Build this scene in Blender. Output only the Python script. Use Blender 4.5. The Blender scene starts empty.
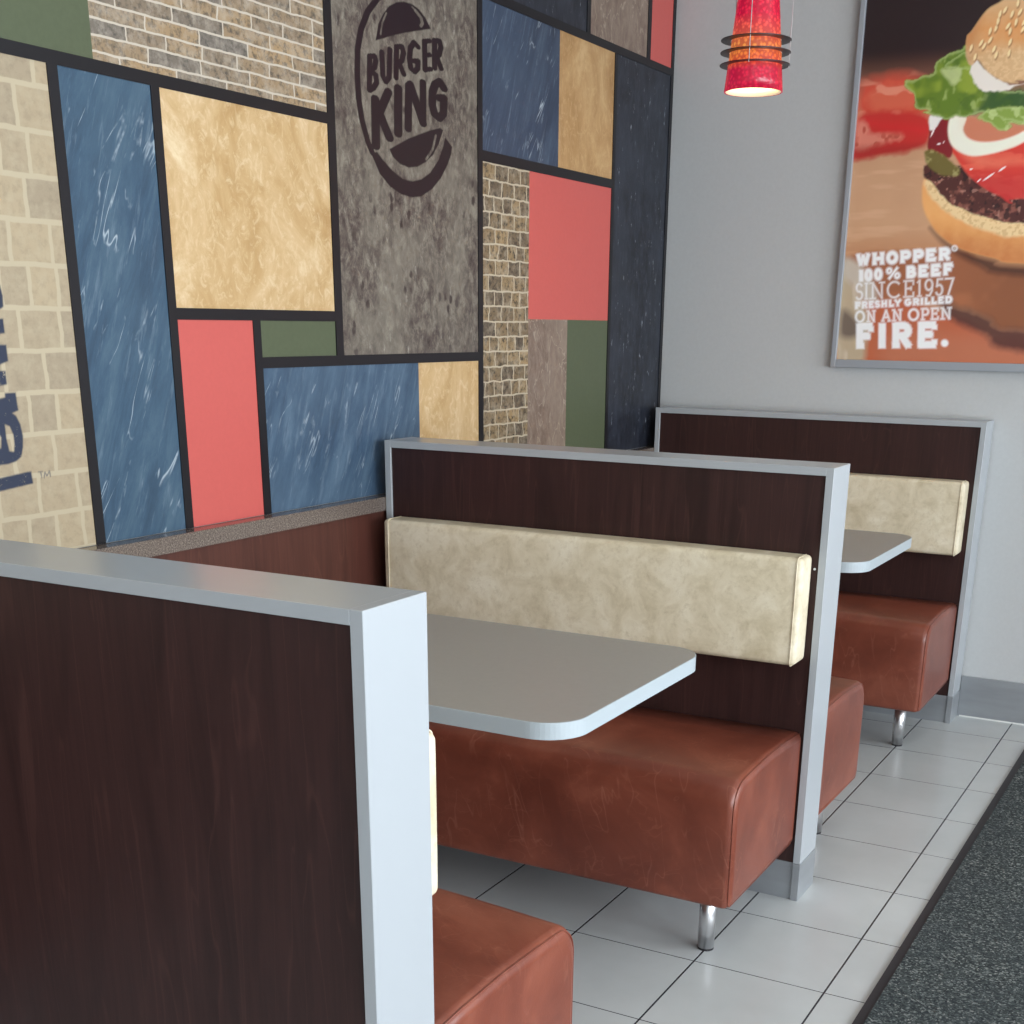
import bpy, bmesh, math, random, json
import numpy as np
from mathutils import Matrix, Vector
random.seed(4)
SC = bpy.context.scene
COL = SC.collection

# ---------------------------------------------------------------- measured plan (metres)
W = 1.2744      # aisle end of the partitions
XL = .0477      # wall end of the partitions
H = 1.0693      # partition height
TH = .1286      # partition thickness
P = 1.8004      # pitch of the booths
YW = 3.7367     # back wall
XR = 4.7        # window wall
YF = -4.4       # front wall
ZC = 2.9        # ceiling

# ---------------------------------------------------------------- camera
cam_data = bpy.data.cameras.new('camera')
cam = bpy.data.objects.new('camera', cam_data)
COL.objects.link(cam)
cam_data.sensor_width = 36
cam_data.lens = 1296.48 / 1024 * 36
cam_data.shift_x = (512 - 542.84) / 1024
cam_data.shift_y = (797.16 - 512) / 1024
cam_data.clip_start = .02
cam.matrix_world = Matrix(((.880070, -.173690, .441937, 2.1142), (.474679, .297290, -.828431, -1.1475),
                           (.012507, .938856, .344083, 1.3701), (0, 0, 0, 1)))
SC.camera = cam

# ---------------------------------------------------------------- light
SC.view_settings.view_transform = 'Standard'
SC.view_settings.look = 'None'
SC.view_settings.gamma = 1
SC.view_settings.use_curve_mapping = False
SC.view_settings.exposure = 0.0
SC.cycles.use_denoising = True
SC.cycles.max_bounces = 10
SC.cycles.diffuse_bounces = 6
world = bpy.data.worlds.new('overcast_sky')
SC.world = world
world.use_nodes = True
world.node_tree.nodes['Background'].inputs[0].default_value = (.80, .89, 1, 1)
world.node_tree.nodes['Background'].inputs[1].default_value = 1.6

def area(name, loc, rot, sx, sy, power, color):
    d = bpy.data.lights.new(name, 'AREA'); d.shape = 'RECTANGLE'
    d.size = sx; d.size_y = sy; d.energy = power; d.color = color
    o = bpy.data.objects.new(name, d); COL.objects.link(o)
    o.location = loc; o.rotation_euler = rot
    return o
WINDOWS = [(-3.9, -1.5), (-1.3, 1.1), (1.3, 3.5)]       # y spans in the window wall
for (y0, y1), pw in zip(WINDOWS, (150, 180, 94)):      # daylight outside each window
    area('window_daylight', (XR + .45, (y0 + y1) / 2, 1.28), (0, math.pi / 2, 0), 1.95, y1 - y0, pw, (.89, .945, 1))
for x, y in [(1.2, -2.6), (3.4, -2.6), (1.5, .6), (3.4, .6), (1.7, 2.6), (3.5, 2.6)]:   # unseen lights added under the ceiling as soft fill, no fixtures built
    area('ceiling_fill_light', (x, y, ZC - .03), (0, 0, 0), .58, .58, 3.5, (1, .93, .84))
# ---------------------------------------------------------------- helpers
def col(r, g, b):
    f = lambda c: (c / 255) / 12.92 if c / 255 <= .04045 else ((c / 255 + .055) / 1.055) ** 2.4
    return (f(r), f(g), f(b), 1)

class NT:
    def __init__(s, name, rough=.5, metal=0, spec=.5, coat=0):
        s.m = bpy.data.materials.new(name); s.m.use_nodes = True
        s.t = s.m.node_tree; s.b = s.t.nodes['Principled BSDF']
        s.b.inputs['Roughness'].default_value = rough
        s.b.inputs['Metallic'].default_value = metal
        s.b.inputs['Specular IOR Level'].default_value = spec
        s.b.inputs['Coat Weight'].default_value = coat
    def n(s, kind, **kw):
        nd = s.t.nodes.new(kind)
        for k, v in kw.items():
            if k.startswith('i_'):
                k = k[2:].replace('_', ' ')
                if hasattr(v, 'is_output'): s.t.links.new(v, nd.inputs[k])
                else: nd.inputs[k].default_value = v
            else: setattr(nd, k, v)
        return nd
    def obj(s, scale=(1, 1, 1), rot=(0, 0, 0), loc=(0, 0, 0)):
        tc = s.n('ShaderNodeNewGeometry').outputs['Position']
        if any(rot):                                   # turn first, then stretch
            mr = s.n('ShaderNodeMapping'); s.t.links.new(tc, mr.inputs[0]); mr.inputs['Rotation'].default_value = rot; tc = mr.outputs[0]
        mp = s.n('ShaderNodeMapping'); s.t.links.new(tc, mp.inputs[0])
        mp.inputs['Location'].default_value = loc; mp.inputs['Scale'].default_value = scale
        return mp.outputs[0]
    def noise(s, vec, scale, detail=4, rough=.55, dist=0, out='Fac'):
        return s.n('ShaderNodeTexNoise', i_Vector=vec, i_Scale=scale, i_Detail=detail, i_Roughness=rough, i_Distortion=dist).outputs[out]
    def ramp(s, fac, stops, mode='LINEAR'):
        r = s.n('ShaderNodeValToRGB', i_Fac=fac); e = r.color_ramp.elements; r.color_ramp.interpolation = mode
        while len(e) < len(stops): e.new(.5)
        for q, (p, c) in zip(e, stops):
            q.position = p; q.color = c if hasattr(c, '__len__') else (c, c, c, 1)
        return r.outputs[0]
    def mix(s, fac, a, b, mode='MIX'):
        nd = s.n('ShaderNodeMix', data_type='RGBA', blend_type=mode)
        for i, v in ((0, fac), (6, a), (7, b)):
            if hasattr(v, 'is_output'): s.t.links.new(v, nd.inputs[i])
            else: nd.inputs[i].default_value = v
        return nd.outputs[2]
    def math(s, op, a, b=0.0):
        nd = s.n('ShaderNodeMath', operation=op)
        for i, v in ((0, a), (1, b)):
            if hasattr(v, 'is_output'): s.t.links.new(v, nd.inputs[i])
            else: nd.inputs[i].default_value = v
        return nd.outputs[0]
    def base(s, c):
        if hasattr(c, 'is_output'): s.t.links.new(c, s.b.inputs['Base Color'])
        else: s.b.inputs['Base Color'].default_value = c
    def bump(s, h, strength=.2, dist=.002):
        b = s.n('ShaderNodeBump', i_Height=h, i_Strength=strength, i_Distance=dist)
        s.t.links.new(b.outputs[0], s.b.inputs['Normal'])

M = {}
def plain(name, c, rough=.5, metal=0, spec=.5, fine=.0):
    t = NT(name, rough, metal, spec)
    if fine:
        f = t.noise(t.obj(), 90, 3)
        t.base(t.mix(t.ramp(f, [(.3, 0), (.7, 1)]), tuple(x * (1 - fine) for x in c[:3]) + (1,), tuple(min(1, x * (1 + fine)) for x in c[:3]) + (1,)))
    else: t.base(c)
    M[name] = t.m
    return t
plain('silver_laminate', col(170, 175, 179), .27, .0, .6)
plain('edge_band', col(174, 184, 189), .35, 0, .5)
plain('table_laminate', col(160, 157, 151), .36, 0, .5, .02)
plain('paint_wall', col(192, 194, 194), .85, 0, .2, .02)
plain('paint_ceiling', col(205, 205, 202), .9, 0, .2)
plain('black_strip', col(27, 26, 30), .36, 0, .3)
plain('green_panel', col(84, 92, 70), .4, 0, .3, .04)
plain('coral_panel', col(196, 92, 86), .4, 0, .35, .02)
plain('white_trim', col(225, 228, 228), .5)
plain('black_rubber', col(38, 36, 40), .6)
plain('chrome', col(225, 225, 227), .30, 1)
plain('poster_frame', col(168, 174, 182), .38, .35)
plain('dark_metal', col(62, 58, 62), .4, .6)
plain('lamp_wire', col(190, 190, 192), .3, .8)
plain('caulk', col(225, 226, 222), .6)
t = NT('stainless', .36, .45)
t.base(t.ramp(t.noise(t.obj((1, 1, 6)), 3, 3), [(.3, col(150, 154, 158)), (.75, col(166, 170, 174))])); M['stainless'] = t.m

# dark stained wood laminate, grain running up
def wood(name, dark, mid, light, rough=.42):
    t = NT(name, rough, 0, .35)
    v = t.obj((1, 1, .07)); w = t.noise(v, 7, 3, .5, .6)
    fine = t.noise(t.obj((1, 1, .035)), 120, 5, .7, .3)
    broad = t.noise(t.obj((1, 1, .10)), 14, 6, .65, 1.1)
    c = t.ramp(broad, [(.28, dark), (.5, mid), (.62, mid), (.78, light)])
    c = t.mix(t.ramp(fine, [(.42, 0), (.72, .55)]), c, dark)
    line = t.ramp(t.noise(v, 22, 2, .4, .8), [(.485, 0), (.5, .35), (.515, 0)])
    c = t.mix(line, c, light)
    t.base(c); t.bump(fine, .08, .001); M[name] = t.m
wood('dark_wood', col(40, 24, 23), col(57, 35, 33), col(82, 53, 48))
wood('wainscot_wood', col(62, 34, 28), col(84, 48, 40), col(104, 64, 52))

# upholstery
t = NT('brown_leather', .36, 0, .55)
v = t.obj(); n1 = t.noise(v, 5, 5, .6, .5)
c = t.ramp(n1, [(.3, col(104, 50, 36)), (.55, col(125, 64, 47)), (.75, col(146, 82, 62))])
vein = t.ramp(t.noise(t.obj((1, 1, .22), (.15, .25, .2)), 15, 2, .5, .35), [(.488, 0), (.5, .24), (.512, 0)])
vein2 = t.ramp(t.noise(t.obj((.3, 1, 1), (.2, .1, .6), (3, 1, 2)), 17, 2, .5, .3), [(.49, 0), (.5, .22), (.51, 0)])
gate = t.ramp(t.noise(v, 9, 3), [(.42, 0), (.62, 1)])
c = t.mix(t.math('MULTIPLY', vein, gate), c, col(182, 124, 102)); c = t.mix(t.math('MULTIPLY', vein2, gate), c, col(172, 110, 86))
fine = t.noise(v, 260, 3)
t.base(c); t.bump(t.math('ADD', fine, t.noise(v, 9, 2)), .12, .0015); M['brown_leather'] = t.m
t = NT('cream_vinyl', .5, 0, .35)
v = t.obj(); c = t.ramp(t.noise(v, 13, 6, .68, .5), [(.3, col(200, 186, 156)), (.5, col(220, 208, 181)), (.7, col(234, 225, 202))])
c = t.mix(t.ramp(t.noise(v, 60, 4, .7), [(.52, 0), (.75, .5)]), c, col(186, 170, 138))
t.base(c); t.bump(t.noise(v, 240, 3), .08, .001); M['cream_vinyl'] = t.m

# floor tiles with joints in the base geometry of the room
t = NT('floor_tile', .27, 0, .5)
sx = t.n('ShaderNodeSeparateXYZ', i_Vector=t.obj())
def joint(t, o, origin, half):
    f = t.math('ADD', o, -origin + 30 * .3048); f = t.math('MODULO', f, .3048)
    return t.math('LESS_THAN', t.math('MINIMUM', f, t.math('SUBTRACT', .3048, f)), half)
jx = joint(t, sx.outputs[0], 1.4763, .0022); jy = joint(t, sx.outputs[1], 1.3664, .0014)
v = t.obj(); c = t.ramp(t.noise(v, 3, 5), [(.3, col(185, 189, 189)), (.7, col(197, 201, 201))])
c = t.mix(t.math('MAXIMUM', jx, jy), c, col(50, 52, 58))
t.base(c); t.bump(t.math('ADD', t.math('MULTIPLY', t.math('MAXIMUM', jx, jy), -1.0), t.math('MULTIPLY', t.noise(v, 7, 2), .25)), .25, .002); M['floor_tile'] = t.m
t = NT('speckled_carpet', .95, 0, .1)
v = t.obj(); vo = t.n('ShaderNodeTexVoronoi', i_Vector=v, i_Scale=230.0)
c = t.ramp(t.n('ShaderNodeSeparateColor', i_Color=vo.outputs['Color']).outputs[0], [(.0, col(40, 44, 46)), (.4, col(62, 68, 69)), (.75, col(84, 90, 89)), (.95, col(126, 132, 130)), (1, col(150, 152, 148))])
c = t.mix(t.ramp(t.noise(v, 6, 5), [(.35, 0), (.7, .5)]), c, col(60, 66, 70))
t.base(c); t.bump(t.noise(v, 170, 3), .8, .004); M['speckled_carpet'] = t.m
t = NT('granite', .14, 0, .5)
v = t.obj(); c = t.ramp(t.noise(v, 300, 3, .8), [(.32, col(62, 54, 50)), (.5, col(106, 95, 88)), (.66, col(142, 130, 122))])
t.base(c); M['granite'] = t.m

# mural panel prints (y, z are the plane of the wall)
MR = .36
def slate(name, dark, mid, light, seed):
    t = NT(name, MR, 0, .3)
    v = t.obj((1, 1, .22), (math.radians(24), 0, 0), (0, seed, 0))
    c = t.ramp(t.noise(v, 15, 9, .74, .3), [(.34, dark), (.5, mid), (.68, light)])
    c = t.mix(t.ramp(t.noise(t.obj(loc=(0, seed, 0)), 3, 3), [(.35, 0), (.7, .4)]), c, light)
    s = t.ramp(t.noise(t.obj((1, 1, .16), (math.radians(30), 0, 0), (0, seed, 1)), 15, 3, .55, .5), [(.487, 0), (.5, .75), (.515, 0)])
    gate = t.ramp(t.noise(t.obj(loc=(0, seed, 3)), 10, 4, .6), [(.5, 0), (.64, 1)])
    c = t.mix(t.math('MULTIPLY', s, gate), c, col(190, 202, 210))
    s2 = t.ramp(t.noise(t.obj((1, 1, .12), (math.radians(20), 0, 0)), 60, 4, .7), [(.56, 0), (.76, .28)])
    c = t.mix(s2, c, col(160, 178, 192))
    t.base(c); M[name] = t.m
slate('blue_slate', col(46, 66, 86), col(59, 83, 104), col(78, 101, 118), 0)
slate('blue_slate_deep', col(42, 52, 70), col(54, 66, 86), col(70, 84, 102), 4)
slate('blue_slate_wide', col(48, 67, 88), col(64, 85, 107), col(90, 111, 130), 9)
def travertine(name, a, b, c_, d, seed):
    t = NT(name, MR, 0, .3)
    v = t.obj((1, 1, .8), (0, 0, 0), (0, seed, 0))
    c = t.ramp(t.noise(v, 4.6, 10, .66, .9), [(.30, a), (.45, b), (.57, c_), (.70, d)])
    f = t.ramp(t.noise(v, 30, 8, .75, 1.6), [(.5, 0), (.66, .6)])
    c = t.mix(f, c, d)
    t.base(c); M[name] = t.m
travertine('travertine', col(166, 130, 84), col(188, 155, 108), col(203, 173, 130), col(224, 203, 166), 2)
travertine('travertine_deep', col(150, 112, 68), col(170, 132, 86), col(184, 147, 100), col(204, 172, 126), 7)
def marble(name, dark, mid, light, stretch, seed, blot):
    t = NT(name, MR, 0, .3)
    v = t.obj((1, 1, stretch), (0, 0, 0), (0, seed, seed))
    c = t.ramp(t.noise(v, 34, 9, .78, .4), [(.36, dark), (.5, mid), (.64, light)])
    c = t.mix(t.ramp(t.noise(t.obj(loc=(0, seed, 0)), 5, 4), [(.42, 0), (.62, .5)]), c, light)
    vo = t.n('ShaderNodeTexVoronoi', i_Vector=t.obj((1, 1, stretch), loc=(0, 0, seed)), i_Scale=30.0)
    wv = t.math('ADD', vo.outputs['Distance'], t.math('MULTIPLY', t.noise(v, 50, 4), .7))
    bl = t.ramp(wv, [(.50, blot), (.66, 0)])
    c = t.mix(t.math('MULTIPLY', bl, t.ramp(t.noise(t.obj(loc=(0, 0, seed)), 7, 3), [(.42, 0), (.6, 1)])), c, dark)
    return t, c, v
t, c, v = marble('grey_brown_marble', col(58, 48, 47), col(96, 87, 80), col(134, 128, 115), .7, 3, .95)
c = t.mix(t.ramp(t.noise(t.obj((1, 1, .4), loc=(0, 7, 1)), 44, 5, .7), [(.62, 0), (.74, .7)]), c, col(176, 172, 160))
panel_graphic = (t, c)
t, c, v = marble('brown_marble', col(106, 88, 78), col(126, 108, 96), col(146, 130, 116), .6, 6, .2)
c = t.mix(t.ramp(t.noise(v, 7, 3, .5, 1.5), [(.49, 0), (.5, .5), (.51, 0)]), c, col(190, 178, 160)); t.base(c); M['brown_marble'] = t.m
t, c, v = marble('black_marble', col(22, 23, 30), col(35, 38, 47), col(54, 59, 70), .4, 8, .3)
c = t.mix(t.ramp(t.noise(t.obj((1, 1, .3), loc=(0, 2, 5)), 60, 4, .7), [(.64, 0), (.73, .85)]), c, col(176, 182, 192)); t.base(c); M['black_marble'] = t.m
def brickwork(name, c1, c2, mortar, bw, rh, ms, seed, warp=.008, dirt=1.0):
    t = NT(name, MR + .1, 0, .35)
    sp = t.n('ShaderNodeSeparateXYZ', i_Vector=t.obj())
    cb = t.n('ShaderNodeCombineXYZ', i_X=sp.outputs[1], i_Y=sp.outputs[2])
    nz = t.n('ShaderNodeTexNoise', i_Vector=cb.outputs[0], i_Scale=22.0, i_Detail=5.0)
    off = t.n('ShaderNodeVectorMath', operation='MULTIPLY_ADD', i_Vector=nz.outputs['Color'])
    off.inputs[1].default_value = (warp * 2, warp, 0); t.t.links.new(cb.outputs[0], off.inputs[2])
    b = t.n('ShaderNodeTexBrick', offset=.5, squash=.7, squash_frequency=3, i_Vector=off.outputs[0], i_Color1=c1, i_Color2=c2, i_Mortar=mortar,
            i_Scale=1.0, i_Mortar_Size=ms, i_Mortar_Smooth=.4, i_Bias=0.0, i_Brick_Width=bw, i_Row_Height=rh)
    c = b.outputs[0]
    n = t.noise(cb.outputs[0], 55, 6, .7)
    dk = tuple(x * .42 for x in c2[:3]) + (1,)
    f = t.math('MULTIPLY', t.ramp(n, [(.48, 0), (.62, .8 * dirt * dirt)]), t.math('SUBTRACT', 1.0, b.outputs['Fac']))
    c = t.mix(f, c, dk)
    c = t.mix(t.ramp(t.noise(cb.outputs[0], 30, 6, .7), [(.46, 0), (.66, .42)]), c, mortar)
    return t, c
t, c = brickwork('pale_brick', col(172, 155, 127), col(155, 141, 119), col(181, 168, 142), .098, .077, .006, 1, .006, .5)
# pale, weakly pitted print; washed-out reflection is put into its colours
panel_brick = (t, c)
t, c = brickwork('weathered_brick', col(162, 136, 102), col(110, 103, 95), col(194, 184, 168), .155, .0285, .0026, 2, .007); t.base(c); M['weathered_brick'] = t.m
t, c = brickwork('rough_brick', col(156, 132, 96), col(88, 76, 64), col(186, 174, 152), .075, .043, .0030, 3, .013, 1.1); t.base(c); M['rough_brick'] = t.m
for nm, (t, c) in (('grey_brown_marble', panel_graphic), ('pale_brick', panel_brick)):   # prints with a dark ink motif held in an attribute
    a = t.n('ShaderNodeAttribute', attribute_name='ink')
    ink = col(33, 23, 29) if nm.startswith('grey') else col(40, 48, 68)
    f = a.outputs['Fac']
    if nm == 'pale_brick': f = t.math('MULTIPLY', f, t.ramp(t.noise(t.obj(), 120, 4, .7), [(.28, .3), (.38, 1)]))
    t.base(t.mix(f, c, ink)); M[nm] = t.m

# ---- mesh helpers
def obj(name, bm, mat, parent=None, smooth=False):
    me = bpy.data.meshes.new(name); bmesh.ops.recalc_face_normals(bm, faces=bm.faces[:]); bm.to_mesh(me); bm.free()
    if smooth:
        for p in me.polygons: p.use_smooth = True
    me.materials.append(M[mat] if isinstance(mat, str) else mat)
    o = bpy.data.objects.new(name, me); COL.objects.link(o)
    if parent:
        o.parent = parent; o.matrix_parent_inverse = Matrix.Translation(parent.location).inverted() if parent.type == 'EMPTY' else Matrix.Identity(4)
    return o
def bx(bm, x0, x1, y0, y1, z0, z1, bev=0, seg=2):
    r = bmesh.ops.create_cube(bm, size=1)
    for v in r['verts']:
        v.co = ((x0 + x1) / 2 + v.co.x * (x1 - x0), (y0 + y1) / 2 + v.co.y * (y1 - y0), (z0 + z1) / 2 + v.co.z * (z1 - z0))
    if bev:
        es = list({e for v in r['verts'] for e in v.link_edges})
        bmesh.ops.bevel(bm, geom=es, offset=bev, segments=seg, affect='EDGES', profile=.5)
    return bm
def box(*a, **k): return bx(bmesh.new(), *a, **k)
def cyl(bm, x, y, z0, z1, r0, r1=None, n=32):
    r1 = r0 if r1 is None else r1
    bmesh.ops.create_cone(bm, cap_ends=True, segments=n, radius1=r0, radius2=r1, depth=z1 - z0, matrix=Matrix.Translation((x, y, (z0 + z1) / 2)))
    return bm
def prism(bm, pts, z0, z1, bev=0):
    vs = [bm.verts.new((x, y, z0)) for x, y in pts]; f = bm.faces.new(vs)
    r = bmesh.ops.extrude_face_region(bm, geom=[f])
    for v in r['geom']:
        if isinstance(v, bmesh.types.BMVert): v.co.z = z1
    return bm
def lathe(bm, prof, x, y, n=48, closed=False):
    rings = []
    for r, z in prof:
        rings.append([bm.verts.new((x + r * math.cos(2 * math.pi * i / n), y + r * math.sin(2 * math.pi * i / n), z)) for i in range(n)])
    k = len(rings)
    for a in range(k if closed else k - 1):
        A, B = rings[a], rings[(a + 1) % k]
        for i in range(n): bm.faces.new((A[i], A[(i + 1) % n], B[(i + 1) % n], B[i]))
    return bm
def tube(bm, pts, r, n=8, closed=False):
    pts = [Vector(p) for p in pts]; rings = []; k = len(pts)
    up = Vector((0, 0, 1))
    for i, p in enumerate(pts):
        if closed: d = pts[(i + 1) % k] - pts[i - 1]
        else: d = pts[min(i + 1, k - 1)] - pts[max(i - 1, 0)]
        d.normalize(); a = d.cross(up if abs(d.z) < .95 else Vector((1, 0, 0))).normalized(); b = d.cross(a)
        rings.append([bm.verts.new(p + (a * math.cos(2 * math.pi * j / n) + b * math.sin(2 * math.pi * j / n)) * r) for j in range(n)])
    for i in range(k if closed else k - 1):
        A, B = rings[i], rings[(i + 1) % k]
        if closed and i == k - 1:      # keep the seam untwisted
            s = min(range(n), key=lambda s: (A[0].co - B[s].co).length); B = B[s:] + B[:s]
        for j in range(n): bm.faces.new((A[j], A[(j + 1) % n], B[(j + 1) % n], B[j]))
    if not closed: bm.faces.new(rings[0]); bm.faces.new(rings[-1])
    return bm
def thing(name, label, cat, loc, group=None):
    o = bpy.data.objects.new(name, None); COL.objects.link(o); o.location = loc; o.empty_display_size = .1
    o['label'] = label; o['category'] = cat
    if group: o['group'] = group
    return o
def tag(o, label, cat, group=None):
    o['label'] = label; o['category'] = cat
    if group: o['group'] = group
    return o
def struct(name, bm, mat):
    o = obj(name, bm, mat); o['kind'] = 'structure'; return o

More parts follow.
